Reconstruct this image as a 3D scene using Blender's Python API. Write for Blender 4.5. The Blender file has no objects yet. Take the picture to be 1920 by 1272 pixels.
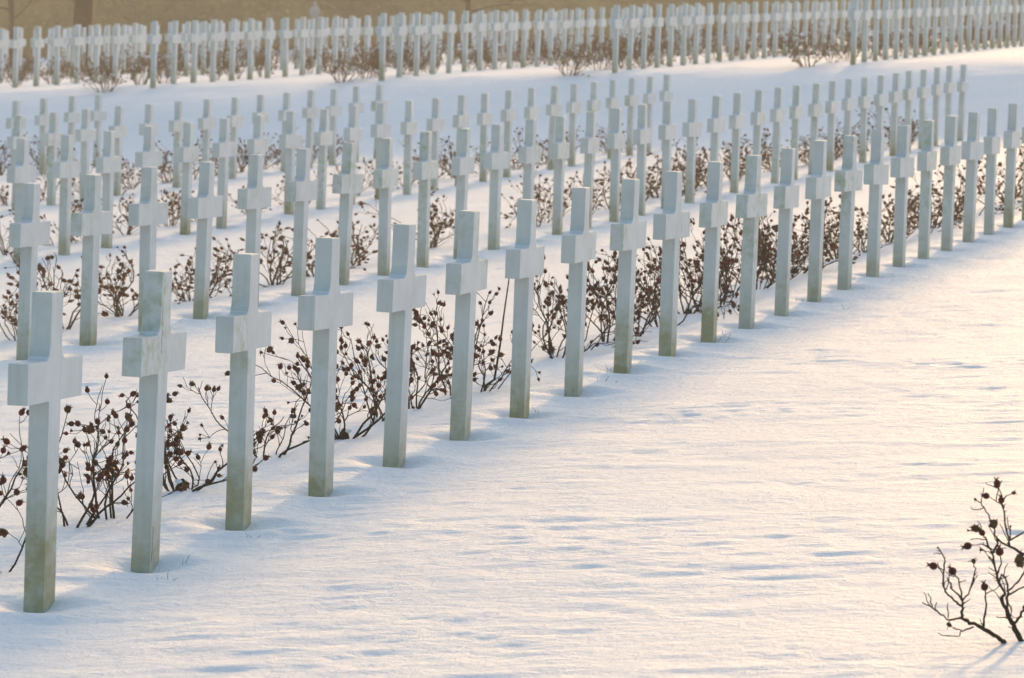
import bpy, bmesh, math, random
import numpy as np
from mathutils import Vector, Matrix, Euler

# ------------------------------------------------------------------ camera, sky, sun
scene = bpy.context.scene
COL = scene.collection
EYE = Vector((0.0, 0.0, 2.2002))
PITCH, ROLL, FPX = 0.06, 0.036416, 9600.0          # focal length in pixels of a 1920 px wide frame
RIGHT = Vector((0.99933701, 0.00218317, 0.03634248))
UP = Vector((-0.036408, 0.05992425, 0.99753874))
FWD = Vector((0.0, 0.99820054, -0.05996401))
cam_data = bpy.data.cameras.new('camera')
cam = bpy.data.objects.new('camera', cam_data)
COL.objects.link(cam)
m = Matrix((RIGHT, UP, -FWD)).transposed().to_4x4()
m.translation = EYE
cam.matrix_world = m
cam_data.sensor_width = 36.0
cam_data.lens = 36.0 * FPX / 1920.0
cam_data.clip_start = 0.5
cam_data.clip_end = 2000.0
cam_data.dof.use_dof = True
cam_data.dof.focus_distance = 24.5
cam_data.dof.aperture_fstop = 11.0
scene.camera = cam

SUN_EL, SUN_AZ = math.radians(6.6), math.radians(10.4)   # azimuth from +Y towards +X
world = bpy.data.worlds.new('World')
scene.world = world
world.use_nodes = True
wn = world.node_tree
sky = wn.nodes.new('ShaderNodeTexSky')
sky.sky_type = 'NISHITA'
sky.sun_disc = False
sky.sun_elevation = SUN_EL
sky.sun_rotation = SUN_AZ
sky.air_density = 1.0
sky.dust_density = 3.0
sky.ozone_density = 1.75
bg = wn.nodes['Background']
bg.inputs['Strength'].default_value = 0.15
wn.links.new(sky.outputs[0], bg.inputs['Color'])
sun_data = bpy.data.lights.new('sun', 'SUN')
sun_data.energy = 2.2
sun_data.angle = math.radians(3.0)
sun_data.color = (1.0, 0.60, 0.25)
sun = bpy.data.objects.new('sun', sun_data)
COL.objects.link(sun)
sdir = Vector((math.sin(SUN_AZ) * math.cos(SUN_EL), math.cos(SUN_AZ) * math.cos(SUN_EL), math.sin(SUN_EL)))
sun.rotation_euler = sdir.to_track_quat('Z', 'Y').to_euler()
scene.view_settings.view_transform = 'Standard'
scene.view_settings.look = 'None'
scene.view_settings.gamma = 1.0
scene.view_settings.use_curve_mapping = False
scene.view_settings.exposure = 1.60
scene.render.engine = 'CYCLES'
scene.cycles.max_bounces = 5
scene.cycles.diffuse_bounces = 4
scene.cycles.volume_bounces = 1
scene.cycles.use_denoising = True

# ------------------------------------------------------------------ layout of the two grave blocks
PH = 0.219937
R2 = np.array([math.sin(PH), math.cos(PH)])          # along a row, away from the viewer
Q2 = np.array([-math.cos(PH), math.sin(PH)])         # from a row to the row behind it
O1 = np.array([6.91117, 80.36468])                   # far end of the second row of the near block
SP, RS = 1.418252, 4.705951                          # spacing in a row, spacing of rows
PH2 = 0.2133
R2F = np.array([math.sin(PH2), math.cos(PH2)])
Q2F = np.array([-math.cos(PH2), math.sin(PH2)])
O2 = np.array([5.9477, 92.2251])
SPF, RSF = 1.3575, 4.3546
H, W, D, ARM = 1.2, 0.143, 0.083, 0.663
random.seed(7)


def plane_near(x, y):
    return 0.0736191 * x + 0.0028418 * y


def plane_far(x, y):
    return 1.4219 + 0.0708 * x + 0.0022 * (y - 90.0)


def unproject(px, py, Y):
    """the point of the world at depth Y that a photograph pixel looks at"""
    d = RIGHT * ((px - 960) / FPX) - UP * ((py - 636) / FPX) + FWD
    return EYE + d * (Y / d.y)


def ground_point(px, py):
    d = RIGHT * ((px - 960) / FPX) - UP * ((py - 636) / FPX) + FWD
    t = -EYE.z / (d.z - 0.0736191 * d.x - 0.0028418 * d.y)
    return EYE + d * t


# ------------------------------------------------------------------ noise and the snow surface
def _hash(ix, iy, seed):
    h = (ix.astype(np.int64) * 374761393 + iy.astype(np.int64) * 668265263 + seed * 974711) & 0x7fffffff
    h = ((h ^ (h >> 13)) * 1274126177) & 0x7fffffff
    return ((h ^ (h >> 16)) & 0xffff) / 65535.0 * 2 - 1


def noise2(x, y, seed):
    ix, iy = np.floor(x), np.floor(y)
    fx, fy = x - ix, y - iy
    ux = fx * fx * fx * (fx * (fx * 6 - 15) + 10)
    uy = fy * fy * fy * (fy * (fy * 6 - 15) + 10)
    a, b = _hash(ix, iy, seed), _hash(ix + 1, iy, seed)
    c, d = _hash(ix, iy + 1, seed), _hash(ix + 1, iy + 1, seed)
    return (a * (1 - ux) + b * ux) * (1 - uy) + (c * (1 - ux) + d * ux) * uy


def smooth(a, b, t):
    t = np.clip((t - a) / (b - a), 0, 1)
    return t * t * (3 - 2 * t)


ROW1_DZ = [-.03, -.042, -.012, -.012, -.004, 0, -.004, .006, .034, .02, .014, .01, .012, .014, .018, .028, .022, .012, .016, .014, .012, .012]


def near_xy(row, i):
    """row 1 is the front row, i counts from the far end (0) towards the viewer (negative)"""
    p = O1 + RS * (row - 2) * Q2 + i * SP * R2
    return p


def far_xy(row, k):
    return O2 + RSF * row * Q2F + k * SPF * R2F


def base_height(x, y):
    """large shape of the ground: lower block, bank, upper block"""
    u = (x - O1[0]) * R2[0] + (y - O1[1]) * R2[1]
    t = smooth(0.7, 12.6, u + 0.35 * noise2(x / 5.0, y / 5.0, 3))
    # a slightly steeper lower bank, rounded upper lip
    t = t ** 0.9
    zn, zf = plane_near(x, y), plane_far(x, y)
    z = zn * (1 - t) + zf * t
    # row relief: planted strip a touch higher just behind each cross line, dip in front of it
    v = ((x - O1[0]) * Q2[0] + (y - O1[1]) * Q2[1]) / RS + 2.0
    fr = v - np.floor(v)
    in_near = 1 - smooth(0.0, 1.5, u)
    strip = np.exp(-((fr - 0.06) / 0.05) ** 2) + np.exp(-((fr - 1.06) / 0.05) ** 2)
    dip = np.exp(-((fr - 0.93) / 0.07) ** 2) + np.exp(-((fr + 0.07) / 0.07) ** 2)
    z = z + in_near * (0.022 * strip - 0.010 * dip + 0.012 * np.exp(-(np.minimum(fr, 1 - fr) / 0.05) ** 2))
    # snow depth along the front row as photographed
    k = u / SP + 43.0
    dz = np.interp(k, np.arange(22), ROW1_DZ)
    z = z + dz * np.exp(-((v - 1.0) / 0.17) ** 2) * (u < 0)
    return z


def ground_height(x, y):
    x = np.atleast_1d(np.asarray(x, float)); y = np.atleast_1d(np.asarray(y, float))
    return base_height(x, y) + relief(x, y)


def relief(x, y):
    z = 0.012 * noise2(x / 2.7 + 7.1, y / 3.1, 11)
    z += 0.0045 * noise2(x / 0.72 + 3.3, y / 0.66 + y * 0.013, 12)
    n = noise2(x / 0.29 + 1.1 * noise2(x / 0.9, y / 0.9, 21), y / 0.22 + 0.9 * noise2(x / 0.8 + 9, y / 0.8, 23), 13)
    z += 0.0047 * n * (0.7 + 0.7 * noise2(x / 1.1, y / 1.1, 22))
    z += 0.0056 * noise2(x / 0.135 + 0.8 * noise2(x / 0.4, y / 0.4, 24), y / 0.11, 14) * (0.75 + 0.6 * noise2(x / 0.9, y / 1.4, 25))
    return z


def steps(spec):
    out = []
    for a, b, d in spec:
        n = max(1, int(round((b - a) / d)))
        out += list(np.linspace(a, b, n, endpoint=False))
    out.append(spec[-1][1])
    return np.array(out)


def new_mesh(name, verts, faces, mats=(), smooth_shade=False, mat_index=None):
    me = bpy.data.meshes.new(name)
    me.from_pydata([tuple(v) for v in verts], [], [tuple(f) for f in faces])
    for mt in mats:
        me.materials.append(mt)
    if mat_index is not None:
        me.polygons.foreach_set('material_index', mat_index)
    if smooth_shade:
        me.polygons.foreach_set('use_smooth', [True] * len(me.polygons))
    me.update()
    return me


def link(name, data, parent=None, label=None, cat=None, group=None, kind=None, loc=None, rot=None, scale=None):
    o = bpy.data.objects.new(name, data)
    COL.objects.link(o)
    if parent is not None:
        o.parent = parent
    if loc is not None:
        o.location = loc
    if rot is not None:
        o.rotation_euler = rot
    if scale is not None:
        o.scale = scale
    if label: o['label'] = label
    if cat: o['category'] = cat
    if group: o['group'] = group
    if kind: o['kind'] = kind
    return o


# ------------------------------------------------------------------ materials
def new_mat(name):
    mt = bpy.data.materials.new(name)
    mt.use_nodes = True
    return mt, mt.node_tree, mt.node_tree.nodes['Principled BSDF']


def nd(nt, kind, **kw):
    n = nt.nodes.new(kind)
    for k, v in kw.items():
        setattr(n, k, v)
    return n


def noise_node(nt, vec, scale, detail=3.0, rough=0.55):
    n = nd(nt, 'ShaderNodeTexNoise')
    n.inputs['Scale'].default_value = scale
    n.inputs['Detail'].default_value = detail
    n.inputs['Roughness'].default_value = rough
    nt.links.new(vec, n.inputs['Vector'])
    return n


def ramp(nt, fac, stops):
    r = nd(nt, 'ShaderNodeValToRGB')
    e = r.color_ramp.elements
    while len(e) < len(stops):
        e.new(0.5)
    for el, (p, c) in zip(e, stops):
        el.position = p
        el.color = c if len(c) == 4 else (*c, 1)
    nt.links.new(fac, r.inputs['Fac'])
    return r


def mixc(nt, fac, a, b, blend='MIX'):
    mx = nd(nt, 'ShaderNodeMix', data_type='RGBA', blend_type=blend)
    for sock, val in ((mx.inputs[0], fac), (mx.inputs[6], a), (mx.inputs[7], b)):
        if hasattr(val, 'is_linked'):
            nt.links.new(val, sock)
        elif isinstance(val, (int, float)):
            sock.default_value = val
        else:
            sock.default_value = (*val, 1)
    return mx.outputs[2]


def mathn(nt, op, a, b=None, c=None):
    n = nd(nt, 'ShaderNodeMath', operation=op)
    for s, v in zip(n.inputs, (a, b, c)):
        if v is None: continue
        if hasattr(v, 'is_linked'): nt.links.new(v, s)
        else: s.default_value = v
    return n.outputs[0]


def mat_snow():
    mt, nt, p = new_mat('snow')
    geo = nd(nt, 'ShaderNodeNewGeometry')
    big = noise_node(nt, geo.outputs['Position'], 0.7, 4)
    col = ramp(nt, big.outputs['Fac'], [(0.3, (0.84, 0.855, 0.875)), (0.7, (0.895, 0.90, 0.905))])
    nt.links.new(col.outputs['Color'], p.inputs['Base Color'])
    p.inputs['Roughness'].default_value = 0.72
    p.inputs['Specular IOR Level'].default_value = 0.03
    p.inputs['Subsurface Weight'].default_value = 0.0
    # fine relief: wind crust and grains
    mp = nd(nt, 'ShaderNodeMapping')
    mp.inputs['Scale'].default_value = (1.0, 1.1, 1.0)
    nt.links.new(geo.outputs['Position'], mp.inputs['Vector'])
    a = noise_node(nt, mp.outputs['Vector'], 17.0, 5, 0.6)
    b = noise_node(nt, mp.outputs['Vector'], 95.0, 3, 0.6)
    s = mathn(nt, 'ADD', mathn(nt, 'MULTIPLY', a.outputs['Fac'], 1.0), mathn(nt, 'MULTIPLY', b.outputs['Fac'], 0.22))
    bp = nd(nt, 'ShaderNodeBump')
    bp.inputs['Strength'].default_value = 0.75
    bp.inputs['Distance'].default_value = 0.046
    nt.links.new(s, bp.inputs['Height'])
    nt.links.new(bp.outputs['Normal'], p.inputs['Normal'])
    return mt


def mat_concrete():
    mt, nt, p = new_mat('white_painted_concrete')
    geo = nd(nt, 'ShaderNodeNewGeometry')
    tc = nd(nt, 'ShaderNodeTexCoord')
    pos = geo.outputs['Position']
    sep = nd(nt, 'ShaderNodeSeparateXYZ')
    nt.links.new(tc.outputs['Object'], sep.inputs[0])
    z = sep.outputs['Z']
    n1 = noise_node(nt, pos, 5.0, 5, 0.6)
    base = ramp(nt, n1.outputs['Fac'], [(0.3, (0.59, 0.60, 0.605)), (0.55, (0.66, 0.67, 0.675)), (0.8, (0.71, 0.715, 0.715))]).outputs['Color']
    # rain streaks: noise stretched along the height
    mp = nd(nt, 'ShaderNodeMapping')
    mp.inputs['Scale'].default_value = (45, 45, 2.2)
    nt.links.new(pos, mp.inputs['Vector'])
    st = noise_node(nt, mp.outputs['Vector'], 1.0, 3, 0.6)
    stf = ramp(nt, st.outputs['Fac'], [(0.52, (0, 0, 0)), (0.78, (1, 1, 1))]).outputs['Color']
    base = mixc(nt, mathn(nt, 'MULTIPLY', stf, 0.4), base, (0.46, 0.48, 0.42))
    # algae: patches that differ from cross to cross
    n2 = noise_node(nt, pos, 1.3, 2, 0.5)
    n3 = noise_node(nt, pos, 16.0, 5, 0.65)
    al = mathn(nt, 'MULTIPLY', ramp(nt, n2.outputs['Fac'], [(0.50, (0, 0, 0)), (0.70, (1, 1, 1))]).outputs['Color'],
               ramp(nt, n3.outputs['Fac'], [(0.44, (0, 0, 0)), (0.66, (1, 1, 1))]).outputs['Color'])
    base = mixc(nt, mathn(nt, 'MULTIPLY', al, 0.75), base, (0.34, 0.40, 0.22))
    # damp yellow-green foot
    foot = nd(nt, 'ShaderNodeMapRange')
    foot.inputs['From Min'].default_value = 0.02
    foot.inputs['From Max'].default_value = 0.5
    foot.inputs['To Min'].default_value = 1.0
    foot.inputs['To Max'].default_value = 0.0
    nt.links.new(mathn(nt, 'ADD', z, mathn(nt, 'ADD', mathn(nt, 'MULTIPLY', mathn(nt, 'SUBTRACT', n3.outputs['Fac'], 0.5), 0.45), mathn(nt, 'MULTIPLY', mathn(nt, 'SUBTRACT', n2.outputs['Fac'], 0.5), 0.9))), foot.inputs['Value'])
    n4 = noise_node(nt, pos, 0.55, 1, 0.5)
    amount = ramp(nt, n4.outputs['Fac'], [(0.35, (0.72, 0.72, 0.72)), (0.6, (1, 1, 1))]).outputs['Color']
    patch = ramp(nt, noise_node(nt, pos, 9.0, 4, 0.7).outputs['Fac'], [(0.30, (0.6, 0.6, 0.6)), (0.55, (1, 1, 1))]).outputs['Color']
    ff = mathn(nt, 'MULTIPLY', mathn(nt, 'MULTIPLY', mathn(nt, 'POWER', foot.outputs[0], 1.8), amount), patch)
    base = mixc(nt, ff, base, (0.33, 0.305, 0.16))
    # black lichen specks
    vr = noise_node(nt, pos, 75.0, 2, 0.5)
    sp = ramp(nt, vr.outputs['Fac'], [(0.70, (0, 0, 0)), (0.74, (1, 1, 1))]).outputs['Color']
    base = mixc(nt, mathn(nt, 'MULTIPLY', sp, mathn(nt, 'MULTIPLY', al, 0.9)), base, (0.08, 0.08, 0.07))
    # narrow sides toned darker: shade painted into the colour, plus some grey-green algae
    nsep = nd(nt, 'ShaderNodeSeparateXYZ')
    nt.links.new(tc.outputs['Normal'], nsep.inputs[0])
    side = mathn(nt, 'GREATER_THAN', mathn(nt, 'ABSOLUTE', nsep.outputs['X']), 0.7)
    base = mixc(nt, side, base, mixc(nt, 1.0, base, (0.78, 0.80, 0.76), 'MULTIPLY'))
    nt.links.new(base, p.inputs['Base Color'])
    p.inputs['Roughness'].default_value = 0.78
    p.inputs['Specular IOR Level'].default_value = 0.25
    g = noise_node(nt, pos, 130.0, 4, 0.6)
    bp = nd(nt, 'ShaderNodeBump')
    bp.inputs['Strength'].default_value = 0.28
    bp.inputs['Distance'].default_value = 0.004
    nt.links.new(g.outputs['Fac'], bp.inputs['Height'])
    nt.links.new(bp.outputs['Normal'], p.inputs['Normal'])
    return mt


def mat_plain(name, lo, hi, scale, rough=0.8, spec=0.25, bump=0.0):
    mt, nt, p = new_mat(name)
    geo = nd(nt, 'ShaderNodeNewGeometry')
    n = noise_node(nt, geo.outputs['Position'], scale, 4, 0.6)
    c = ramp(nt, n.outputs['Fac'], [(0.3, lo), (0.7, hi)])
    nt.links.new(c.outputs['Color'], p.inputs['Base Color'])
    p.inputs['Roughness'].default_value = rough
    p.inputs['Specular IOR Level'].default_value = spec
    if bump:
        bp = nd(nt, 'ShaderNodeBump')
        bp.inputs['Strength'].default_value = 0.6
        bp.inputs['Distance'].default_value = bump
        nt.links.new(n.outputs['Fac'], bp.inputs['Height'])
        nt.links.new(bp.outputs['Normal'], p.inputs['Normal'])
    return mt


M_SNOW = mat_snow()
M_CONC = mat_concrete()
M_CONC_PLAIN = mat_plain('distant_white_concrete', (0.58, 0.59, 0.58), (0.70, 0.70, 0.69), 3.0)
M_CRACK = mat_plain('crack_dirt', (0.03, 0.03, 0.025), (0.09, 0.085, 0.07), 60)
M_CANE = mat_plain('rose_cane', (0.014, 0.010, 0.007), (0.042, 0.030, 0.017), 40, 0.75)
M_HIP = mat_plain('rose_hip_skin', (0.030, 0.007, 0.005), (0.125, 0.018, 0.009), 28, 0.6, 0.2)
M_HIP_BROWN = mat_plain('russet_hip', (0.075, 0.021, 0.009), (0.21, 0.068, 0.025), 20, 0.6, 0.2)  # backlight painted into the hips as a russet tone
M_CANE_BROWN = mat_plain('rose_cane_painted_lit', (0.05, 0.034, 0.017), (0.12, 0.08, 0.04), 40, 0.75)  # lighter copy of the cane, sunlight painted into its colour
M_SEPAL = mat_plain('dry_sepal', (0.022, 0.011, 0.007), (0.07, 0.035, 0.018), 50)
M_DEAD = mat_plain('withered_petal', (0.05, 0.022, 0.011), (0.15, 0.075, 0.032), 60)
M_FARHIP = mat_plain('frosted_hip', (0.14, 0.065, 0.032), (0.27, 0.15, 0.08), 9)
M_GRASS = mat_plain('frosted_grass', (0.08, 0.09, 0.05), (0.22, 0.22, 0.16), 30)
M_BARK = mat_plain('bark', (0.022, 0.016, 0.007), (0.05, 0.036, 0.017), 9, 0.9, 0.1, 0.03)
M_BEECH = mat_plain('dry_beech_leaf', (0.13, 0.085, 0.028), (0.48, 0.315, 0.105), 0.22, 0.8)
M_STONE = mat_plain('pale_stone', (0.27, 0.26, 0.24), (0.38, 0.365, 0.34), 6, 0.85, 0.2, 0.01)

# ------------------------------------------------------------------ snow ground
xs = steps([(-220, -60, 16), (-60, -26, 2.5), (-26, -11, 0.42), (-11, -4.2, 0.13), (-4.2, 5.2, 0.04), (5.2, 12, 0.13), (12, 26, 0.42), (26, 60, 2.5), (60, 220, 16)])
ys = steps([(-40, 10, 2.5), (10, 16, 0.25), (16, 34, 0.038), (34, 60, 0.075), (60, 96, 0.13), (96, 145, 0.45), (145, 380, 4.0)])
GX, GY = np.meshgrid(xs, ys)
gx, gy = GX.ravel(), GY.ravel()
gz = base_height(gx, gy)
fade = np.where(gy > 145, 0.3, 1.0)
gz = gz + relief(gx, gy) * fade


def add_local(cx, cy, rad, fn):
    i0, i1 = np.searchsorted(xs, [cx - rad, cx + rad])
    j0, j1 = np.searchsorted(ys, [cy - rad, cy + rad])
    if i1 <= i0 or j1 <= j0:
        return
    sub = gz.reshape(GX.shape)[j0:j1, i0:i1]
    dx, dy = GX[j0:j1, i0:i1] - cx, GY[j0:j1, i0:i1] - cy
    sub += fn(dx, dy)


NEAR = []                                            # (row, index from left edge, position)
for row, count, last in ((1, 22, -22), (2, 34, 0), (3, 24, 0), (4, 14, 0), (5, 4, 0)):
    for n in range(count):
        NEAR.append((row, n, near_xy(row, last - (count - 1) + n)))
for row, n, p in NEAR:
    rr = random.Random(row * 100 + n)
    dep = 0.028 + 0.016 * rr.random()
    ang = rr.uniform(-0.6, 0.6)
    pk = rr.uniform(0.5, 1.25)

    def scour(dx, dy, dep=dep, ang=ang, pk=pk):
        u = dx * R2[0] + dy * R2[1]; v = dx * Q2[0] + dy * Q2[1]
        u = u + 0.05; v = v + 0.02
        u2 = u * math.cos(ang) + v * math.sin(ang); v2 = v * math.cos(ang) - u * math.sin(ang)
        d2 = (u2 / 0.17) ** 2 + (v2 / 0.13) ** 2
        rim = (u / 0.36) ** 2 + (v / 0.30) ** 2
        pile = np.exp(-(((u - 0.16) / 0.10) ** 2 + ((v + 0.06) / 0.13) ** 2)) * pk
        return -dep * np.exp(-d2) + 0.012 * np.exp(-(np.sqrt(rim) - 1) ** 2 / 0.12) + 0.034 * pile
    add_local(p[0], p[1], 0.7, scour)

nx, ny = len(xs), len(ys)
me = bpy.data.meshes.new('snow_ground')
me.vertices.add(nx * ny)
co = np.stack([gx, gy, gz], 1).ravel()
me.vertices.foreach_set('co', co)
I, J = np.meshgrid(np.arange(nx - 1), np.arange(ny - 1))
a = (J * nx + I).ravel()
quads = np.stack([a, a + 1, a + nx + 1, a + nx], 1)
me.loops.add(quads.size)
me.loops.foreach_set('vertex_index', quads.ravel().astype(np.int32))
me.polygons.add(len(quads))
me.polygons.foreach_set('loop_start', np.arange(0, quads.size, 4, dtype=np.int32))
me.polygons.foreach_set('use_smooth', np.ones(len(quads), bool))
me.update(calc_edges=True)
me.materials.append(M_SNOW)
snow = link('snow_ground', me, kind='structure', label='wind-rippled snow covering the whole cemetery')
GZ = gz.reshape(GX.shape)


def snow_z(x, y):
    """height of the built snow mesh (bilinear)"""
    i = min(max(int(np.searchsorted(xs, x)) - 1, 0), nx - 2)
    j = min(max(int(np.searchsorted(ys, y)) - 1, 0), ny - 2)
    fx = (x - xs[i]) / (xs[i + 1] - xs[i]); fy = (y - ys[j]) / (ys[j + 1] - ys[j])
    return float(GZ[j, i] * (1 - fx) * (1 - fy) + GZ[j, i + 1] * fx * (1 - fy) + GZ[j + 1, i] * (1 - fx) * fy + GZ[j + 1, i + 1] * fx * fy)


# ------------------------------------------------------------------ crosses
ZA, ZB, FIL = 0.937, 0.776, 0.075


def cross_bmesh(bev=0.006, fil=5):
    """profile in (x along the row, z), extruded along y"""
    half = [(W / 2, -0.25), (W / 2, ZB), (ARM / 2, ZB), (ARM / 2, ZA)]
    for k in range(fil + 1):
        t = k / fil * math.pi / 2
        half.append((W / 2 + FIL * 0.62 - FIL * 0.62 * math.sin(t), ZA + FIL - FIL * math.cos(t)))
    half.append((W / 2, H))
    pts = half + [(-x, z) for x, z in reversed(half)]
    bm = bmesh.new()
    f = [bm.verts.new((x, -D / 2, z)) for x, z in pts]
    b = [bm.verts.new((x, D / 2, z)) for x, z in pts]
    n = len(pts)
    bm.faces.new(f)
    bm.faces.new(list(reversed(b)))
    for i in range(n):
        bm.faces.new((f[i], b[i], b[(i + 1) % n], f[(i + 1) % n]))
    bmesh.ops.recalc_face_normals(bm, faces=bm.faces)
    if bev:
        ed = [e for e in bm.edges if e.calc_face_angle(0) > 0.6 and e.verts[0].co.z > -0.2 or
              (abs(e.verts[0].co.x - e.verts[1].co.x) < 1e-5 and abs(e.verts[0].co.y - e.verts[1].co.y) < 1e-5)]
        bmesh.ops.bevel(bm, geom=ed, offset=bev, segments=2, profile=0.6, affect='EDGES', clamp_overlap=True)
    return bm


def split_cross():
    bm = cross_bmesh()
    for s in (1, -1):
        bmesh.ops.bisect_plane(bm, geom=bm.verts[:] + bm.edges[:] + bm.faces[:], plane_co=(s * W / 2, 0, 0), plane_no=(1, 0, 0), dist=1e-5)
    meshes = []
    for part, test in (('upright', lambda x: abs(x) <= W / 2 + 1e-4), ('arm', lambda x: x > W / 2 + 1e-4), ('arm', lambda x: x < -W / 2 - 1e-4)):
        c = bm.copy()
        kill = [f for f in c.faces if not test(f.calc_center_median().x)]
        bmesh.ops.delete(c, geom=kill, context='FACES')
        mm = bpy.data.meshes.new(part)
        c.to_mesh(mm); c.free()
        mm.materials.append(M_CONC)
        meshes.append((part, mm))
    bm.free()
    return meshes


CROSS_PARTS = split_cross()
bmf = cross_bmesh(0.006, 3)
CROSS_FAR = bpy.data.meshes.new('memorial_cross')
bmf.to_mesh(CROSS_FAR); bmf.free()
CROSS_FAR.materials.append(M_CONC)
bmf = cross_bmesh(0, 2)
CROSS_REST = bpy.data.meshes.new('plain_cross')
bmf.to_mesh(CROSS_REST); bmf.free()

ORD = ['first', 'second', 'third', 'fourth', 'fifth', 'sixth', 'seventh', 'eighth', 'ninth', 'tenth', 'eleventh', 'twelfth', 'thirteenth',
       'fourteenth', 'fifteenth', 'sixteenth', 'seventeenth', 'eighteenth', 'nineteenth', 'twentieth', 'twenty-first', 'twenty-second',
       'twenty-third', 'twenty-fourth', 'twenty-fifth', 'twenty-sixth', 'twenty-seventh', 'twenty-eighth', 'twenty-ninth', 'thirtieth',
       'thirty-first', 'thirty-second', 'thirty-third', 'thirty-fourth', 'thirty-fifth', 'thirty-sixth']
ROWNAME = {1: 'front row', 2: 'second row', 3: 'third row', 4: 'fourth row', 5: 'short fifth row'}
SPECIAL = {(1, 0): 'large white cross nearest the camera, leftmost in the front row',
           (1, 1): 'white cross with a black vertical crack, second from left in the front row',
           (1, 2): 'white cross with green algae on its arm end, third from left in the front row'}


def crack(parent, pts, wid):
    """thin dirty crack, pts along the front face"""
    vs, fs = [], []
    rr = random.Random(3)
    for k, (x, y, z) in enumerate(pts):
        w = wid * (0.4 + rr.random())
        vs += [(x - w, y, z), (x + w, y - 0.0006, z)]
        if k:
            fs.append((2 * k - 2, 2 * k - 1, 2 * k + 1, 2 * k))
    link('crack', new_mesh('crack', vs, fs, [M_CRACK]), parent, label='thin dark crack in the white paint')


for row, n, p in NEAR:
    rr = random.Random(row * 1000 + n)
    total = {1: 22, 2: 34, 3: 24, 4: 14, 5: 4}[row]
    lab = SPECIAL.get((row, n))
    if lab is None:
        if row > 1 and n == total - 1:
            lab = 'white cross ending the %s at its far right, before the snow bank' % ROWNAME[row]
        else:
            lab = 'white stone cross, %s from the left in the %s of the near block' % (ORD[n], ROWNAME[row])
    root = link('memorial_cross', None, label=lab, cat='cross', group='crosses of the near block',
                loc=(p[0], p[1], plane_near(p[0], p[1]) + rr.uniform(-.01, .01)),
                rot=(rr.gauss(0, .008), rr.gauss(0, .008), -PH + math.pi / 2 + rr.gauss(0, .02)))
    root.empty_display_size = 0.2
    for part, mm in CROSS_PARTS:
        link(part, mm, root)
    if (row, n) == (1, 1):
        yy = -D / 2 - 0.001
        crack(root, [(-0.058 + 0.003 * math.sin(k * 2.1), yy, 1.06 - k * 0.012) for k in range(8)], 0.0012)
        crack(root, [(-0.05 + 0.003 * math.sin(k * 1.7), yy, 0.96 - k * 0.014) for k in range(8)], 0.0016)
        crack(root, [(-0.052 + 0.004 * math.sin(k * 1.3), yy, 0.14 - k * 0.016) for k in range(10)], 0.0022)

for row, i, lab in [(1, q, 'white cross continuing the front row, %s beyond the right picture edge' % ORD[q - 22]) for q in range(22, 28)] + \
        [(0, q, 'white cross, %s of the next row outside the right picture edge' % ORD[q + 1]) for q in range(-1, 9)]:
    p = near_xy(row, i - 43)
    root = link('memorial_cross', None, label=lab, cat='cross', group='crosses outside the right edge, row %d' % row,
                loc=(p[0], p[1], plane_near(p[0], p[1])), rot=(0, 0, -PH + math.pi / 2))
    for part, mm in CROSS_PARTS:
        link(part, mm, root)

# far block
NROWS, NDEEP = 20, 44
FAR = []
for row in range(NROWS):
    for k in range(NDEEP):
        p = far_xy(row, k - 0.15 * (row == 4))
        z = plane_far(p[0], p[1])
        d = Vector((p[0], p[1], z + 0.6)) - EYE
        px = 960 + FPX * d.dot(RIGHT) / d.dot(FWD)
        if -60 < px < 1990:
            FAR.append((row, k, p, z, px))
FAR.sort(key=lambda t: t[2][1])
FAR_REST = FAR[190:]
FAR = FAR[:190]


def far_pose(row, k, p, z):
    rr = random.Random(row * 777 + k)
    return (p[0], p[1], z + rr.uniform(-.008, .008)), (rr.gauss(0, .006), rr.gauss(0, .006), -PH2 + math.pi / 2 + rr.gauss(0, .02))


for row, k, p, z, px in FAR:
    if k == 0:
        lab = 'hazy white cross at the bank edge, starting the %s far row from the right' % ORD[row]
    else:
        lab = 'hazy white cross, %s from the bank in the %s far row from the right' % (ORD[k], ORD[row])
    loc, rot = far_pose(row, k, p, z)
    link('memorial_cross', CROSS_FAR, label=lab, cat='cross', group='crosses of the far block', loc=loc, rot=rot)
bmr = bmesh.new()
for row, k, p, z, px in FAR_REST:
    loc, rot = far_pose(row, k, p, z)
    before = len(bmr.verts)
    bmr.from_mesh(CROSS_REST)
    bmr.verts.ensure_lookup_table()
    mt = Matrix.Translation(loc) @ Euler(rot).to_matrix().to_4x4()
    bmesh.ops.transform(bmr, matrix=mt, verts=bmr.verts[before:])
mrest = bpy.data.meshes.new('distant_crosses')
bmr.to_mesh(mrest); bmr.free()
mrest.materials.append(M_CONC_PLAIN)
link('distant_crosses', mrest, kind='stuff', label='mass of hazy white crosses deep in the far block', cat='crosses')

# ------------------------------------------------------------------ rose bushes


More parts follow.
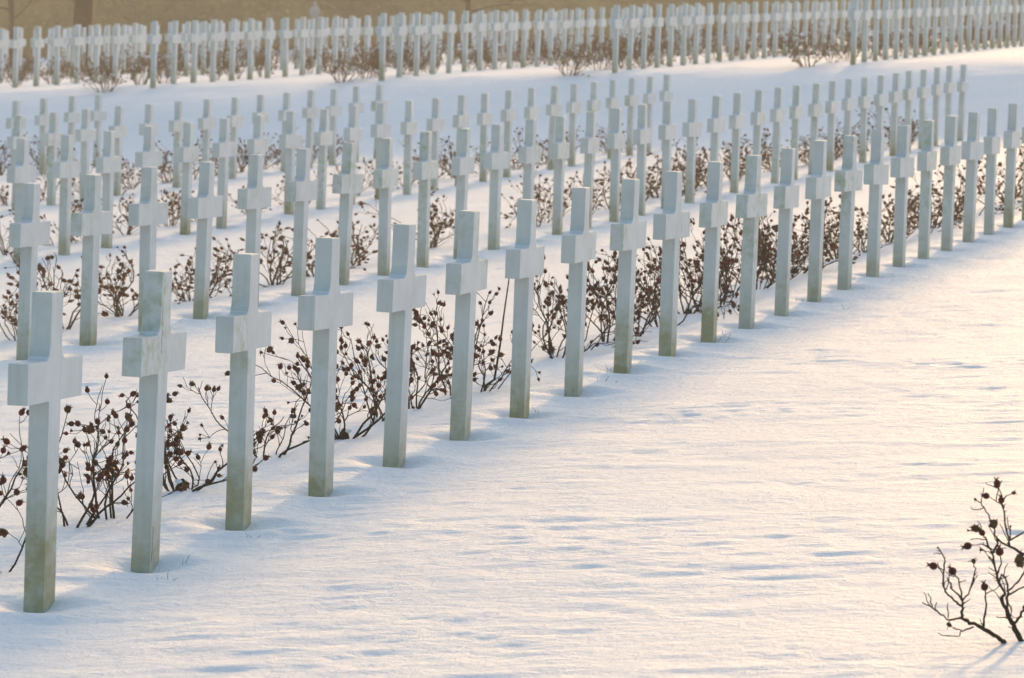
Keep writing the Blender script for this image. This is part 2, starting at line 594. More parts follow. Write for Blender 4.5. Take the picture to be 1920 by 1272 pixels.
class MB:
    def __init__(self):
        self.v, self.f, self.m = [], [], []

    def tube(self, pts, radii, sides=5, mat=0):
        base = len(self.v)
        n = len(pts)
        ref = Vector((0.31, 0.87, 0.38))
        for i, p in enumerate(pts):
            t = (pts[min(i + 1, n - 1)] - pts[max(i - 1, 0)])
            if t.length < 1e-7: t = Vector((0, 0, 1))
            t.normalize()
            a = t.cross(ref)
            if a.length < 1e-3: a = t.cross(Vector((1, 0, 0)))
            a.normalize(); b = t.cross(a)
            for k in range(sides):
                an = 2 * math.pi * k / sides
                self.v.append(p + (a * math.cos(an) + b * math.sin(an)) * radii[i])
        for i in range(n - 1):
            for k in range(sides):
                k2 = (k + 1) % sides
                self.f.append((base + i * sides + k, base + i * sides + k2, base + (i + 1) * sides + k2, base + (i + 1) * sides + k)); self.m.append(mat)
        self.f.append(tuple(base + (n - 1) * sides + k for k in range(sides))); self.m.append(mat)

    def spike(self, p, d, length, r, mat=0):
        d = d.normalized()
        a = d.orthogonal().normalized(); b = d.cross(a)
        base = len(self.v)
        for k in range(3):
            an = 2 * math.pi * k / 3
            self.v.append(p + (a * math.cos(an) + b * math.sin(an)) * r)
        self.v.append(p + d * length)
        for k in range(3):
            self.f.append((base + k, base + (k + 1) % 3, base + 3)); self.m.append(mat)

    def ball(self, c, axis, r, ln, seg=7, rings=5, mat=0, rnd=None, rough=0.0):
        q = axis.normalized().to_track_quat('Z', 'Y')
        base = len(self.v)
        for i in range(rings + 1):
            t = math.pi * i / rings
            for k in range(seg):
                an = 2 * math.pi * k / seg
                s = 1 + (rnd.uniform(-rough, rough) if rnd else 0)
                self.v.append(c + q @ Vector((math.sin(t) * math.cos(an) * r * s, math.sin(t) * math.sin(an) * r * s, -math.cos(t) * ln * s)))
        for i in range(rings):
            for k in range(seg):
                k2 = (k + 1) % seg
                self.f.append((base + i * seg + k, base + i * seg + k2, base + (i + 1) * seg + k2, base + (i + 1) * seg + k)); self.m.append(mat)

    def leaf(self, c, axis, up, ln, wd, mat):
        base = len(self.v)
        s = axis.cross(up).normalized() * wd
        self.v += [c, c + axis * ln * 0.5 + s + up * wd * 0.3, c + axis * ln, c + axis * ln * 0.5 - s + up * wd * 0.3]
        self.f.append((base, base + 1, base + 2, base + 3)); self.m.append(mat)

    def mesh(self, name, mats, smooth_shade=True):
        return new_mesh(name, self.v, self.f, mats, smooth_shade, self.m)


def add_hip(mb, c, axis, r, rnd, kind='hip', seg=8, rings=6):
    """c is where the stalk ends; the hip grows on along axis, dry sepals at its tip"""
    axis = axis.normalized()
    if kind == 'hip':
        ln = r * rnd.uniform(1.0, 1.35)
        mb.ball(c + axis * ln, axis, r, ln, seg, rings, 0, rnd, 0.05)
        tip = c + axis * ln * 1.9
        for k in range(5):
            an = 2 * math.pi * (k + rnd.random() * .5) / 5
            o = axis.orthogonal().normalized(); o2 = axis.cross(o)
            d = axis * rnd.uniform(.2, 1.1) + (o * math.cos(an) + o2 * math.sin(an)) * rnd.uniform(.35, 1.0)
            mb.spike(tip, d, r * rnd.uniform(.9, 1.7), r * 0.24, 1)
    elif kind == 'bud':
        mb.ball(c + axis * r * .6, axis, r * .6, r * .7, 6, 4, 1, rnd, 0.12)
        for k in range(5):
            an = 2 * math.pi * (k + rnd.random() * .6) / 5
            o = axis.orthogonal().normalized(); o2 = axis.cross(o)
            d = axis * rnd.uniform(-.3, .9) + (o * math.cos(an) + o2 * math.sin(an))
            mb.spike(c + axis * r * .7, d, r * rnd.uniform(1.0, 1.9), r * 0.25, 1)
    else:  # withered bloom
        mb.ball(c + axis * r * 1.0, axis, r * 1.0, r * 0.95, 9, 6, 2, rnd, 0.3)
        for k in range(14):
            an = 2 * math.pi * (k + rnd.random()) / 14
            o = axis.orthogonal().normalized(); o2 = axis.cross(o)
            d = axis * rnd.uniform(-.2, 1.2) + (o * math.cos(an) + o2 * math.sin(an))
            mb.spike(c + axis * r * 1.2, d, r * rnd.uniform(1.0, 1.9), r * 0.45, 2 if k % 2 else 1)


HIP_MATS = [M_HIP, M_SEPAL, M_DEAD]
HIP_MESH = {}
for kind, num in (('hip', 5), ('bud', 3), ('bloom', 3)):
    HIP_MESH[kind] = []
    for s in range(num):
        mb = MB()
        add_hip(mb, Vector((0, 0, 0)), Vector((0, 0, 1)), 1.0, random.Random(s * 31 + len(kind)), kind)
        HIP_MESH[kind].append(mb.mesh({'hip': 'rose_hip', 'bud': 'dry_bud', 'bloom': 'withered_bloom'}[kind], HIP_MATS))
HIP_NAME = {'hip': 'rose_hip', 'bud': 'dry_bud', 'bloom': 'withered_bloom'}


def grow(rnd, start, d, length, r0, r1, seg, wob, lift):
    pts, rad = [start.copy()], [r0]
    d = d.normalized()
    for i in range(seg):
        d = d + Vector((rnd.gauss(0, wob), rnd.gauss(0, wob), rnd.gauss(0, wob) + lift))
        d.normalize()
        pts.append(pts[-1] + d * (length / seg) * rnd.uniform(.85, 1.15))
        t = (i + 1) / seg
        rad.append(r0 + (r1 - r0) * t)
    return pts, rad, d


def make_bush(rnd, h, spread, canes, sides=5, thick=1.0, side_n=(3, 6), twig_n=(0, 2), hip_r=.0115, lean=(0, 0), bloom=0.08, stump=False, thorns=True, foot=.018, wob=1.0):
    """returns (branch builder, list of (pos, axis, radius, kind)); local origin at the foot"""
    mb, hips = MB(), []

    def end(p, d, scale=1.0, prob=0.74):
        if rnd.random() > prob: return
        k = rnd.random()
        kind = 'bloom' if k < bloom else ('bud' if k < bloom + 0.2 else 'hip')
        r = hip_r * rnd.uniform(.75, 1.2) * scale * (1.25 if kind == 'bloom' else 1)
        dd = (d + Vector((rnd.gauss(0, .35), rnd.gauss(0, .35), rnd.gauss(0, .35)))).normalized()
        hips.append((p, dd, r, kind))

    for c in range(canes):
        an = 2 * math.pi * (c + rnd.random() * .8) / canes
        tilt = rnd.uniform(.15, 1.35) * spread
        d = Vector((math.cos(an) * tilt + lean[0], math.sin(an) * tilt * .8 + lean[1], 1.0))
        st = Vector((math.cos(an) * foot, math.sin(an) * foot, -.06))
        ln = h * rnd.uniform(.6, 1.0) * (1 + .25 * tilt)
        r0 = rnd.uniform(.005, .0095) * thick
        pts, rad, dd = grow(rnd, st, d, ln + .06, r0, r0 * .35, 10, .2 * wob, .075)
        mb.tube(pts, rad, sides)
        end(pts[-1], dd)
        if thorns:
            for i in range(1, len(pts) - 1):
                for _ in range(2):
                    t = rnd.random()
                    q = pts[i].lerp(pts[i + 1], t)
                    mb.spike(q, Vector((rnd.gauss(0, 1), rnd.gauss(0, 1), rnd.uniform(-.4, .5))), rnd.uniform(.010, .02) * thick, .0028 * thick)
        for s in range(rnd.randint(*side_n)):
            i = rnd.randint(2, len(pts) - 2)
            t = rnd.random()
            q = pts[i].lerp(pts[i + 1], t)
            ax = (pts[i + 1] - pts[i]).normalized()
            o = ax.orthogonal().normalized(); o2 = ax.cross(o)
            a2 = rnd.uniform(0, 2 * math.pi)
            sd = ax * rnd.uniform(.5, 1.1) + (o * math.cos(a2) + o2 * math.sin(a2)) * rnd.uniform(.5, 1.0)
            sr = rad[i] * rnd.uniform(.45, .65)
            sl = h * rnd.uniform(.16, .46)
            sp, srd, sdd = grow(rnd, q, sd, sl, max(sr, .0026 * thick), .0018 * thick, 6, .26 * wob, .10)
            mb.tube(sp, srd, max(3, sides - 1))
            end(sp[-1], sdd)
            for w in range(rnd.randint(*twig_n)):
                i2 = rnd.randint(2, len(sp) - 2)
                a3 = rnd.uniform(0, 2 * math.pi)
                td = (sp[i2 + 1] - sp[i2]).normalized() + (o * math.cos(a3) + o2 * math.sin(a3)) * .8
                tp, tr, tdd = grow(rnd, sp[i2], td, h * rnd.uniform(.08, .2), .0023 * thick, .0017 * thick, 4, .2, .08)
                mb.tube(tp, tr, max(3, sides - 2))
                end(tp[-1], tdd)
    if stump:
        st = [Vector((rnd.gauss(0, .004), rnd.gauss(0, .004), z)) for z in (-.08, -.02, .012, .035, .055)]
        mb.tube(st, [.034, .031, .029, .022, .009], 9)
    return mb, hips


def snow_lump(rnd, s):
    mb = MB()
    mb.ball(Vector((0, 0, 0)), Vector((0, 0, 1)), s, s * .55, 10, 6, 0, rnd, .12)
    return mb.mesh('snow_clump', [M_SNOW])


def place_hips(root, hips, rnd):
    for p, d, r, kind in hips:
        mm = rnd.choice(HIP_MESH[kind])
        o = link(HIP_NAME[kind], mm, root)
        q = d.to_track_quat('Z', 'Y')
        o.location = p - d * r * 0.1
        o.rotation_euler = q.to_euler()
        o.scale = (r, r, r)


# front-row bushes: foot pixel in the photograph, height and spread as seen, canes
FRONT = [((-15, 1070), .54, .75, 7, False, 'rose bush cut by the left picture edge beside the nearest cross'),
         ((139, 988), .34, .8, 6, False, 'low rose bush just right of the nearest cross, behind its shaft'),
         ((204, 974), .55, .55, 8, False, 'upright rose bush just left of the cracked cross'),
         ((340, 920), .46, .85, 11, True, 'dense rose bush with thick stump between the cracked cross and the third'),
         ((505, 858), .42, .95, 7, False, 'rose bush with withered blooms between the third and fourth front crosses'),
         ((645, 824), .62, .7, 9, True, 'tall rose bush standing just right of the fourth front cross'),
         ((714, 792), .50, .7, 6, False, 'rose bush half behind the shaft of the fifth front cross'),
         ((845, 741), .50, .9, 8, False, 'rose bush spreading left of the sixth front cross'),
         ((903, 737), .46, .9, 7, False, 'rose bush with one long straight cane between sixth and seventh front crosses'),
         ((1042, 674), .55, .8, 11, False, 'bushy rose between the seventh and eighth front crosses'),
         ((1137, 645), .52, .75, 9, False, 'rose bush left of the ninth front cross with many red hips'),
         ((1192, 634), .58, .6, 10, False, 'rose bush right of the ninth front cross'),
         ((1290, 590), .56, .7, 11, True, 'rose bush between the tenth and eleventh front crosses'),
         ((1350, 574), .56, .65, 10, False, 'rose bush between the eleventh and twelfth front crosses'),
         ((1420, 547), .56, .7, 11, False, 'rose bush between the twelfth and thirteenth front crosses'),
         ((1088, 660), .50, .9, 9, False, 'tangled rose bush behind the shaft of the eighth front cross'),
         ((1240, 613), .52, .8, 10, False, 'tangled rose bush behind the shaft of the tenth front cross'),
         ((1320, 583), .50, .8, 9, False, 'tangled rose bush behind the shaft of the eleventh front cross'),
         ((1384, 561), .50, .8, 9, False, 'tangled rose bush behind the shaft of the twelfth front cross'),
         ((1455, 533), .50, .8, 9, False, 'tangled rose bush behind the shaft of the thirteenth front cross'),
         ((775, 768), .40, .95, 7, False, 'low tangled rose bush right of the fifth front cross'),
         ((1490, 516), .55, .7, 11, True, 'rose bush between the thirteenth and fourteenth front crosses, dark at the foot')]
for k, ((px, py), h, sp, canes, stump, lab) in enumerate(FRONT):
    rnd = random.Random(500 + k)
    g = ground_point(px, py)
    z = snow_z(g.x, g.y)
    root = link('rose_bush', None, label=lab, cat='rose bush', group='rose bushes behind the front row', loc=(g.x, g.y, z))
    root.empty_display_size = 0.1
    mb, hips = make_bush(rnd, h, sp * 1.6, max(5, canes - 2), 5, .85, (4, 7), (1, 2), .0122, wob=.95, bloom=.16 if k in (3, 4) else .05, stump=stump)
    if k == 8:   # the long straight cane
        a, b = unproject(927, 712, g.y) - Vector((g.x, g.y, z)), unproject(955, 520, g.y) - Vector((g.x, g.y, z))
        mb.tube([Vector((0, 0, -.05)), Vector((.03, .0, .04)), a, a.lerp(b, .33) + Vector((.004, 0, 0)), a.lerp(b, .66), b], [.009, .009, .0075, .006, .005, .004], 5)
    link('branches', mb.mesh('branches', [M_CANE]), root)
    place_hips(root, hips, rnd)
    if stump or k % 3 == 0:
        link('snow_clump', snow_lump(rnd, .019 if stump else .018), root, loc=(rnd.uniform(-.03, .03), -.02, .045 if stump else .015))

# bottom-right bush, canes followed from the photograph


def hero_bush():
    foot = ground_point(1884, 1204)
    root = link('rose_bush', None, label='sparse rose bush with dark hips cut off at the lower right corner', cat='rose bush',
                loc=(foot.x, foot.y, snow_z(foot.x, foot.y)))
    base = Vector((foot.x, foot.y, snow_z(foot.x, foot.y)))
    rnd = random.Random(77)

    def P(x, y, dy=0.0):
        return unproject(1700 + x / 3.741, 880 + y / 3.741, foot.y + dy) - base
    canes = [([(690, 1222), (670, 1205), (600, 1160), (520, 1110), (440, 1075), (385, 1045)], .010, .007, 0.0, -.10),
             ([(385, 1045), (393, 985), (385, 915), (320, 830), (285, 760)], .006, .003, -.10, -.16),
             ([(388, 962), (330, 925), (268, 860), (250, 800), (268, 700), (262, 620), (225, 555)], .0055, .0025, -.1, -.05),
             ([(262, 715), (235, 695), (208, 684)], .003, .0022, -.06, -.08),
             ([(388, 915), (378, 830), (360, 770), (338, 738)], .004, .0024, -.12, -.18),
             ([(393, 920), (430, 880), (460, 800), (478, 720), (472, 660)], .004, .0024, -.12, -.05),
             ([(540, 1112), (550, 1020), (560, 920), (550, 850)], .005, .003, -.05, -.09),
             ([(385, 1045), (300, 1060), (240, 1020), (180, 975), (110, 935)], .0045, .0022, -.1, -.2),
             ([(177, 975), (172, 920), (150, 870)], .003, .002, -.17, -.2),
             ([(290, 1045), (288, 940)], .003, .002, -.13, -.12),
             ([(470, 1105), (390, 1135), (330, 1110)], .0035, .0024, -.06, -.02),
             ([(388, 1135), (370, 1175), (275, 1170)], .003, .002, -.05, 0),
             ([(805, 1222), (795, 1195), (760, 1120), (725, 1050), (695, 980), (665, 905)], .0125, .009, 0, .06),
             ([(665, 905), (690, 880), (650, 800), (632, 740), (615, 660), (600, 590), (560, 490), (540, 465)], .007, .003, .06, .12),
             ([(632, 740), (660, 660), (652, 605)], .004, .0025, .08, .04),
             ([(600, 590), (640, 520), (620, 460), (614, 415)], .0045, .0028, .1, .12),
             ([(605, 400), (575, 320), (530, 250), (490, 217)], .0035, .0022, .12, .2),
             ([(540, 465), (500, 435), (440, 430)], .0028, .002, .12, .16),
             ([(720, 540), (715, 490), (690, 380), (685, 300), (668, 240)], .005, .0026, .02, .05),
             ([(672, 200), (655, 150), (638, 125)], .0025, .002, .05, .06),
             ([(685, 270), (640, 230), (580, 195)], .0025, .0018, .05, .1),
             ([(675, 215), (710, 185), (740, 172)], .0025, .0018, .05, .02),
             ([(823, 600), (720, 540), (650, 505), (625, 470)], .0065, .0035, 0.0, .09),
             ([(720, 500), (790, 460), (823, 440)], .004, .003, .02, -.04),
             ([(725, 490), (728, 410)], .0028, .002, .02, .03),
             ([(700, 985), (705, 900), (715, 850), (690, 760), (665, 740), (650, 800)], .0055, .003, .04, -.06),
             ([(715, 850), (780, 790), (823, 730), (860, 640)], .004, .003, -.02, -.1),
             ([(720, 880), (823, 820), (900, 760)], .004, .003, -.01, -.06),
             ([(750, 1085), (800, 1030), (823, 970), (880, 860)], .006, .004, 0, -.1),
             ([(740, 1070), (735, 960)], .003, .002, 0, .03),
             ([(700, 1045), (630, 1035)], .003, .002, .02, .05),
             ([(600, 590), (530, 568)], .0025, .002, .1, .13),
             ([(600, 560), (520, 525), (455, 532)], .0028, .002, .1, .16),
             ([(612, 650), (590, 625)], .0025, .002, .08, .1),
             ([(630, 720), (575, 690)], .0025, .002, .08, .1)]
    mb = MB()
    for pts, r0, r1, d0, d1 in canes:
        n = len(pts)
        P3 = [P(x, y, d0 + (d1 - d0) * i / (n - 1)) for i, (x, y) in enumerate(pts)]
        fine, rad = [], []
        for i in range(n - 1):
            for s in range(3):
                t = s / 3
                q = P3[i].lerp(P3[i + 1], t)
                if s or i:
                    q = q + Vector((rnd.gauss(0, .0018), rnd.gauss(0, .003), rnd.gauss(0, .0018)))
                fine.append(q); rad.append(r0 + (r1 - r0) * (i + t) / (n - 1))
        fine.append(P3[-1]); rad.append(r1)
        mb.tube(fine, [r * rnd.uniform(.72, .98) for r in rad], 6)
        for i in range(2, len(fine) - 1):
            if rnd.random() < .22:
                tp, tr, _ = grow(rnd, fine[i], (fine[i + 1] - fine[i]).normalized() + Vector((rnd.gauss(0, .9), rnd.gauss(0, .5), rnd.gauss(.2, .7))), rnd.uniform(.03, .085), .0022, .0014, 4, .25, .06)
                mb.tube(tp, tr, 4)
        for i in range(1, len(fine) - 1, 2):
            if r0 > .004:
                mb.spike(fine[i], Vector((rnd.gauss(0, 1), rnd.gauss(0, .6), rnd.uniform(-.2, .6))), rnd.uniform(.010, .02), .003)
    link('branches', mb.mesh('branches', [M_CANE]), root)
    hips = [(225, 555, 207, 545, .007, 'bud'), (215, 686, 190, 680, .0155, 'hip'), (338, 738, 316, 708, .016, 'hip'), (472, 660, 466, 625, .0165, 'bud'),
            (550, 850, 540, 790, .0155, 'hip'), (310, 1100, 290, 1085, .0165, 'bud'), (540, 465, 525, 440, .013, 'hip'), (500, 435, 470, 405, .016, 'bloom'),
            (440, 430, 415, 430, .008, 'bud'), (614, 415, 610, 380, .018, 'bloom'), (490, 217, 465, 205, .010, 'bud'), (668, 240, 660, 200, .013, 'hip'),
            (640, 128, 630, 80, .0145, 'hip'), (580, 192, 545, 185, .013, 'hip'), (740, 170, 770, 160, .0135, 'bud'), (728, 410, 727, 375, .008, 'bud'),
            (655, 608, 650, 560, .0165, 'hip'), (800, 600, 790, 640, .019, 'bloom'), (812, 640, 780, 680, .016, 'bloom'), (455, 530, 410, 545, .0155, 'hip'),
            (530, 568, 508, 565, .010, 'bud'), (590, 625, 572, 618, .009, 'bud'), (640, 740, 630, 735, .009, 'bud')]
    out = []
    for x0, y0, x1, y1, r, kind in hips:
        dp = rnd.uniform(-.05, .1)
        # keep the hip at the depth of the nearest cane end
        best = min(((abs(px - x0) + abs(py - y0)), d0 + (d1 - d0) * i / (len(pts) - 1)) for pts, _, _, d0, d1 in canes for i, (px, py) in enumerate(pts))
        a, b = P(x0, y0, best[1]), P(x1, y1, best[1])
        out.append((a, (b - a).normalized(), r * .86, kind))
    place_hips(root, out, rnd)


hero_bush()

# shared kinds for the rows behind (branches and hips as two parts each)
KINDS, KINDS_FAR = [], []
for s in range(7):
    rnd = random.Random(900 + s)
    mb, hips = make_bush(rnd, rnd.uniform(.46, .60), rnd.uniform(.75, 1.15), rnd.randint(6, 10), 4, 1.0, (4, 7), (0, 2), .0142, thorns=False)
    hb = MB()
    for p, d, r, kind in hips:
        add_hip(hb, p, d, r, rnd, kind, 6, 4)
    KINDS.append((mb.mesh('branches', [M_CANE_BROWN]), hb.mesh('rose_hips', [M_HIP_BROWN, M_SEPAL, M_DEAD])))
for s in range(6):
    rnd = random.Random(950 + s)
    mb, hips = make_bush(rnd, rnd.uniform(.55, .70), rnd.uniform(.7, 1.1), rnd.randint(9, 12), 3, 1.2, (4, 7), (1, 3), .0165, thorns=False, foot=.06, wob=.55)
    hb = MB()
    for p, d, r, kind in hips:
        hb.ball(p + d * r, d, r, r, 5, 3, 0, rnd, .2)
        if rnd.random() < .5:
            hb.leaf(p, d, Vector((0, 0, 1)), .045, .016, 0)
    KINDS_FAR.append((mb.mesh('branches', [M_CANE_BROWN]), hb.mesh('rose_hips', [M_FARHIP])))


def put_bush(x, y, z, kind, rnd, s, label, group, flat=1.0):
    root = link('rose_bush', None, label=label, cat='rose bush', group=group, loc=(x, y, z), rot=(0, 0, rnd.uniform(0, 6.28)), scale=(s * rnd.uniform(.9, 1.15) / flat, s * rnd.uniform(.9, 1.15) / flat, s * flat))
    root.empty_display_size = 0.1
    link('branches', kind[0], root)
    link('rose_hips', kind[1], root, kind='stuff')
    return root


bn = 0
for q in range(-1, 9):
    rnd = random.Random(4000 + q)
    for w in (0.25, 0.75):
        if q < 1: continue
        c = near_xy(rnd.uniform(.06, .11), q + w - 43)
        put_bush(c[0], c[1], snow_z(c[0], c[1]), KINDS[rnd.randrange(len(KINDS))], rnd, rnd.uniform(.9, 1.15),
                 'rose bush, %s of the next row outside the right picture edge' % ORD[2 * q + int(w > .5) - 2], 'rose bushes outside the right edge')
for q in range(22, 27):
    rnd = random.Random(4100 + q)
    c = near_xy(1.165, q + .4 - 43)
    put_bush(c[0], c[1], snow_z(c[0], c[1]), KINDS[rnd.randrange(len(KINDS))], rnd, rnd.uniform(.85, 1.1),
             'rose bush behind the front row by the right picture edge, %s beyond the last cross' % ORD[q - 22], 'rose bushes of the near block')
for row, count, last in ((1, 22, -22), (2, 34, 0), (3, 24, 0), (4, 14, 0), (5, 4, 0)):
    for n in range(-1, count):
        if row == 1 and n < 15: continue
        rnd = random.Random(row * 400 + n)
        if row > 1 and rnd.random() < .10: continue
        c = near_xy(row + rnd.uniform(.145, .185), last - (count - 1) + n + rnd.uniform(.12, .62))
        u = n - (count - 1)
        if n == count - 1 and row > 1:
            c = near_xy(row + .16, last + rnd.uniform(-.35, -.1))
        if n < 0:
            lab = 'rose bush left of the leftmost cross of the %s' % ROWNAME[row]
        elif n == count - 1:
            lab = 'rose bush at the far right end of the %s' % ROWNAME[row]
        else:
            lab = 'rose bush behind the gap after the %s cross of the %s' % (ORD[n], ROWNAME[row])
        put_bush(c[0], c[1], snow_z(c[0], c[1]), KINDS[rnd.randrange(len(KINDS))], rnd, rnd.uniform(.75, 1.08), lab, 'rose bushes of the near block', .9)
        bn += 1
for row, k, p, z, px in FAR:
    rnd = random.Random(row * 333 + k * 7)
    if k and rnd.random() < .16: continue
    c = far_xy(row + .17 + rnd.uniform(-.02, .02), k + rnd.uniform(.15, .6) - (0.55 if k == 0 else 0))
    s = rnd.uniform(.62, 1.05)
    if k == 0: s = (1.15 if row == 0 else 1.0)
    if k == 0:
        lab = 'wide brown rose bush overhanging the bank, %s far row from the right' % ORD[row]
    else:
        lab = 'hazy brown rose bush by the %s cross, %s far row from right' % (ORD[k], ORD[row])
    put_bush(c[0], c[1], snow_z(c[0], c[1]), KINDS_FAR[rnd.randrange(len(KINDS_FAR))], rnd, s, lab, 'rose bushes of the far block', .76 if k == 0 else .92)
    bn += 1

# ------------------------------------------------------------------ grass tufts poking through the snow
TUFTS = [((1344, 644), 26, .075, 'green-grey grass tuft in front of the eleventh front cross', .09),
         ((1505, 574), 12, .05, 'thin frosted grass tuft beside the fourteenth front cross', .09),
         ((1125, 726), 5, .05, 'few dry grass blades in front of the ninth front cross', .06),
         ((1150, 708), 6, .06, 'dry grass blades with a fallen twig left of the ninth front cross', .05),
         ((1058, 752), 6, .05, 'dry grass blades at the foot of the eighth front cross', .06),
         ((1012, 778), 2, .04, 'two dry grass blades right of the seventh front cross', .02),
         ((308, 1074), 3, .05, 'dry grass blades right of the cracked cross foot', .03),
         ((338, 1048), 2, .05, 'two thin grass blades between the cracked cross and the third', .02),
         ((479, 1003), 4, .03, 'tiny grass blades right of the third front cross foot', .04),
         ((1196, 695), 2, .05, 'lone grass blade in front of the tenth front cross', .02),
         ((1582, 581), 2, .045, 'lone grass blade out in the open snow near the fifteenth cross', .02)]
for k, ((px, py), num, ln, lab, rad) in enumerate(TUFTS):
    rnd = random.Random(60 + k)
    g = ground_point(px, py)
    z = snow_z(g.x, g.y)
    mb = MB()
    for i in range(num):
        st = Vector((rnd.gauss(0, rad * .5), rnd.gauss(0, rad * .5), -.02))
        d = Vector((rnd.gauss(0, .6), rnd.gauss(0, .6), 1.0))
        pts, rd, _ = grow(rnd, st, d, ln * rnd.uniform(.6, 1.1) + .02, .0021, .0006, 4, .18, -.05)
        mb.tube(pts, rd, 3)
    link('grass_tuft', mb.mesh('grass_tuft', [M_GRASS]), label=lab, cat='grass', group='grass blades through the snow', loc=(g.x, g.y, z))

# ------------------------------------------------------------------ background: trees, statue, beech hedge


def tree(name, px, Y, width, height, seed, label, limbs=7, first=.34):
    rnd = random.Random(seed)
    g = unproject(px, 40, Y)
    z = snow_z(g.x, g.y)
    root = link(name, None, label=label, cat='tree', group='bare trees behind the far block', loc=(g.x, g.y, z))
    r = width / 2
    tr, cr = MB(), MB()
    zs = [-.4, 0, .25, .7, 1.6, 2.6, 3.8, height * .62]
    rs = [r * 1.5, r * 1.4, r * 1.15, r * 1.02, r, r * .96, r * .8, r * .45]
    pts = [Vector((rnd.gauss(0, .03) * max(0, q), rnd.gauss(0, .03) * max(0, q), q)) for q in zs]
    tr.tube(pts, rs, 14)
    link('trunk', tr.mesh('trunk', [M_BARK]), root)

    def br(st, d, ln, r0, depth):
        p, rd, dd = grow(rnd, st, d, ln, r0, r0 * .35, 7, .12, .03 if depth else -.01)
        cr.tube(p, rd, 7 if depth == 0 else (4 if depth == 1 else 3))
        if depth < 3:
            for s in range(rnd.randint(4, 6)):
                i = rnd.randint(2, 6)
                ax = (p[i + 1] - p[i]).normalized()
                o = ax.orthogonal().normalized(); o2 = ax.cross(o)
                a = rnd.uniform(0, 6.28)
                br(p[i].lerp(p[i + 1], rnd.random()), ax + (o * math.cos(a) + o2 * math.sin(a)) * rnd.uniform(.5, .9), ln * rnd.uniform(.35, .55), rd[i] * .55, depth + 1)
    for l in range(limbs):
        zz = height * (first + (.62 - first) * l / max(1, limbs - 1))
        a = 2 * math.pi * (l * .382 + rnd.random() * .1) + (math.pi if seed == 1 else 0)
        i = max(j for j in range(len(zs)) if zs[j] <= zz)
        c = pts[i].lerp(pts[min(i + 1, len(pts) - 1)], .5 if i + 1 < len(pts) else 0)
        c.z = zz
        br(c, Vector((math.cos(a), math.sin(a) * .8, rnd.uniform(.15, .8))), height * rnd.uniform(.3, .42), r * rnd.uniform(.3, .48), 0)
    link('crown', cr.mesh('crown', [M_BARK]), root)


tree('bare_tree', 155, 162, .62, 8.5, 1, 'thick dark tree trunk behind the far crosses at the upper left', 8, .26)
tree('bare_tree', 879, 185, .2, 6.5, 2, 'slender pale tree behind the far crosses near the top middle', 7, .2)
tree('bare_tree', 22, 192, .22, 6.5, 4, 'slender hazy tree at the upper left picture corner', 7, .25)


def statue():
    Y = 196.0
    top = unproject(591, 3, Y)
    z0 = snow_z(top.x, top.y)
    root = link('stone_statue', None, label='small pale stone statue rising behind the far crosses, upper left of centre', cat='statue', loc=(top.x, top.y, z0))
    fh = 1.5 * .74
    ph = top.z - z0 - fh
    bm = bmesh.new()
    for (w, za, zb) in ((.95, -.3, .18), (.72, .18, ph - .12), (.86, ph - .12, ph)):
        r = bmesh.ops.create_cube(bm, size=1.0)
        bmesh.ops.scale(bm, verts=r['verts'], vec=(w, w, zb - za))
        bmesh.ops.translate(bm, verts=r['verts'], vec=(0, 0, (za + zb) / 2))
    mm = bpy.data.meshes.new('pedestal'); bm.to_mesh(mm); bm.free(); mm.materials.append(M_STONE)
    link('pedestal', mm, root)
    rings = [(0, .24, .2), (.06, .25, .2), (.3, .21, .17), (.6, .19, .15), (.85, .2, .15), (1.0, .22, .15), (1.12, .235, .15), (1.19, .2, .13), (1.235, .09, .08),
             (1.28, .065, .07), (1.32, .085, .095), (1.38, .1, .115), (1.44, .092, .105), (1.48, .06, .065), (1.5, .01, .01)]
    vs, fs = [], []
    S = 18
    for q, (z, a, b) in enumerate(rings):
        for k in range(S):
            t = 2 * math.pi * k / S
            fold = 1 + (.05 * math.sin(5 * t + z * 3) if z < 1.1 else 0)
            vs.append((a * .74 * math.cos(t) * fold, b * .74 * math.sin(t) * fold, ph + z * .74))
    for q in range(len(rings) - 1):
        for k in range(S):
            k2 = (k + 1) % S
            fs.append((q * S + k, q * S + k2, (q + 1) * S + k2, (q + 1) * S + k))
    mb = MB(); mb.v = [Vector(v) for v in vs]; mb.f = fs; mb.m = [0] * len(fs)
    for s in (-1, 1):
        mb.tube([Vector((s * .145, 0, ph + .85)), Vector((s * .185, -.015, ph + .70)), Vector((s * .16, -.1, ph + .59)), Vector((s * .04, -.135, ph + .66))], [.044, .048, .04, .03], 8)
    link('figure', mb.mesh('figure', [M_STONE]), root)


statue()


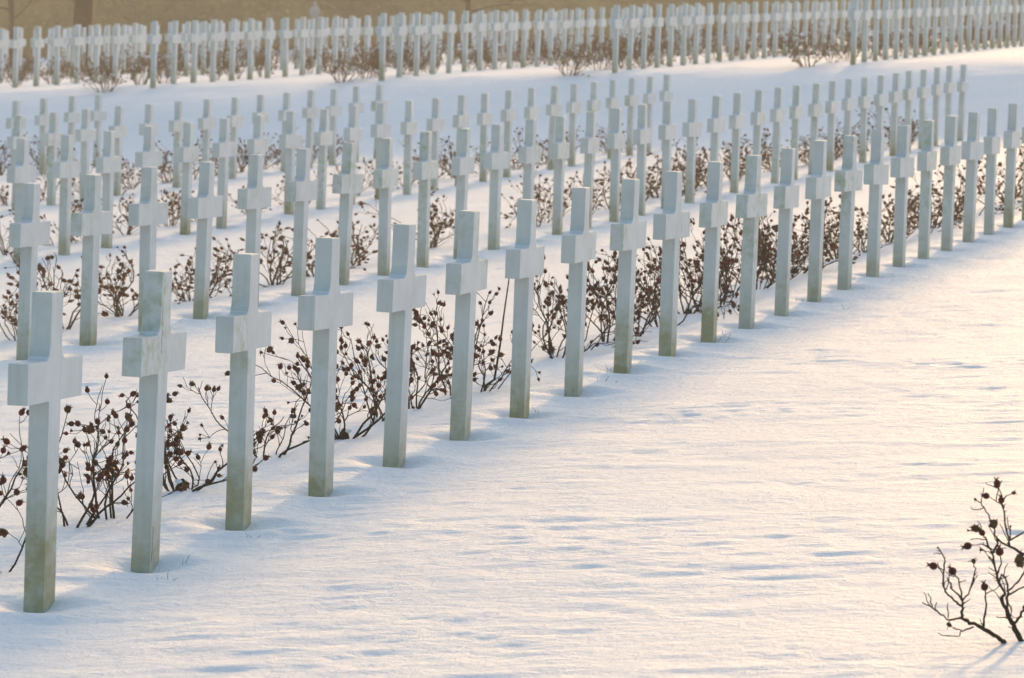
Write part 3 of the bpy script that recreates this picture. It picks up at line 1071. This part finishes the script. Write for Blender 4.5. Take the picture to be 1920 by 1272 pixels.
def hedge():
    Y0, Y1, hh = 236.0, 240.0, 7.0
    rnd = np.random.default_rng(5)
    root = link('beech_hedge', None, label='tall hazy brown beech hedge closing the background behind the crosses', cat='hedge', loc=(0, 0, 0))
    # leaf clumps through the outer layer
    N = 60000
    x = rnd.uniform(-75, 75, N)
    face = rnd.random(N)
    y = np.where(face < .8, Y0 + rnd.exponential(.35, N) + .5 * noise2(x / 2.5, x * 0, 5), rnd.uniform(Y0, Y1, N))
    gz0 = plane_far(x, y)
    top = hh + .8 * noise2(x / 3.0, x * 0 + 2, 6) + .3 * noise2(x / .7, x * 0, 7)
    z = np.where(face < .8, rnd.uniform(0, 1, N) * top, top + rnd.normal(0, .15, N)) + gz0
    ln = rnd.uniform(.12, .3, N)
    a = rnd.normal(size=(N, 3)); a /= np.linalg.norm(a, axis=1)[:, None]
    b = rnd.normal(size=(N, 3)); b -= (b * a).sum(1)[:, None] * a; b /= np.linalg.norm(b, axis=1)[:, None]
    c = np.stack([x, y, z], 1)
    v = np.stack([c - a * ln[:, None] * .5, c + b * ln[:, None] * .3, c + a * ln[:, None] * .5, c - b * ln[:, None] * .3], 1).reshape(-1, 3)
    mm = bpy.data.meshes.new('leaves')
    mm.vertices.add(4 * N); mm.vertices.foreach_set('co', v.ravel())
    mm.loops.add(4 * N); mm.loops.foreach_set('vertex_index', np.arange(4 * N, dtype=np.int32))
    mm.polygons.add(N); mm.polygons.foreach_set('loop_start', np.arange(0, 4 * N, 4, dtype=np.int32))
    mm.update(calc_edges=True)
    mm.materials.append(M_BEECH)
    link('leaves', mm, root, kind='stuff')
    # opaque inner sheets, added to keep light from showing through the leaves
    nxh, nzh = 200, 10
    vs, fs = [], []
    for side, yy in ((0, Y0 + .7), (1, Y1 - .5)):
        for i in range(nxh + 1):
            xx = -75 + 150 * i / nxh
            for j in range(nzh + 1):
                t = j / nzh
                w = .3 * math.sin(i * 1.7 + j) + .2 * math.sin(i * .6 + 2 * j)
                vs.append((xx, yy + w * (1 if side == 0 else -1), plane_far(xx, yy) - .2 + t * (hh - .4 + .25 * math.sin(i * .9))))
    n1 = (nxh + 1) * (nzh + 1)
    for s in (0, 1):
        for i in range(nxh):
            for j in range(nzh):
                a0 = s * n1 + i * (nzh + 1) + j
                fs.append((a0, a0 + nzh + 1, a0 + nzh + 2, a0 + 1))
    for i in range(nxh):
        a0 = i * (nzh + 1) + nzh
        fs.append((a0, a0 + nzh + 1, n1 + a0 + nzh + 1, n1 + a0))
    link('opaque_core', new_mesh('opaque_core', vs, fs, [M_BEECH]), root)


hedge()

# ------------------------------------------------------------------ morning haze
hm, hnt, hp = new_mat('haze')
hnt.nodes.remove(hp)
vol = hnt.nodes.new('ShaderNodeVolumePrincipled')
vol.inputs['Color'].default_value = (0.95, 0.92, 0.86, 1)
vol.inputs['Density'].default_value = 0.00062
vol.inputs['Anisotropy'].default_value = 0.25
hnt.links.new(vol.outputs[0], hnt.nodes['Material Output'].inputs['Volume'])
bm = bmesh.new()
r = bmesh.ops.create_cube(bm, size=1.0)
zlo, zhi = float(gz.min()) - 1.0, 22.0
bmesh.ops.scale(bm, verts=r['verts'], vec=(444, 424, zhi - zlo))
bmesh.ops.translate(bm, verts=r['verts'], vec=(0, 170, (zlo + zhi) / 2))
hmesh = bpy.data.meshes.new('haze'); bm.to_mesh(hmesh); bm.free()
hmesh.materials.append(hm)
link('haze', hmesh, kind='stuff', label='thin pale winter haze over the cemetery')
print('crosses', len(NEAR), len(FAR), 'bushes', bn + len(FRONT) + 1, 'ground verts', nx * ny)
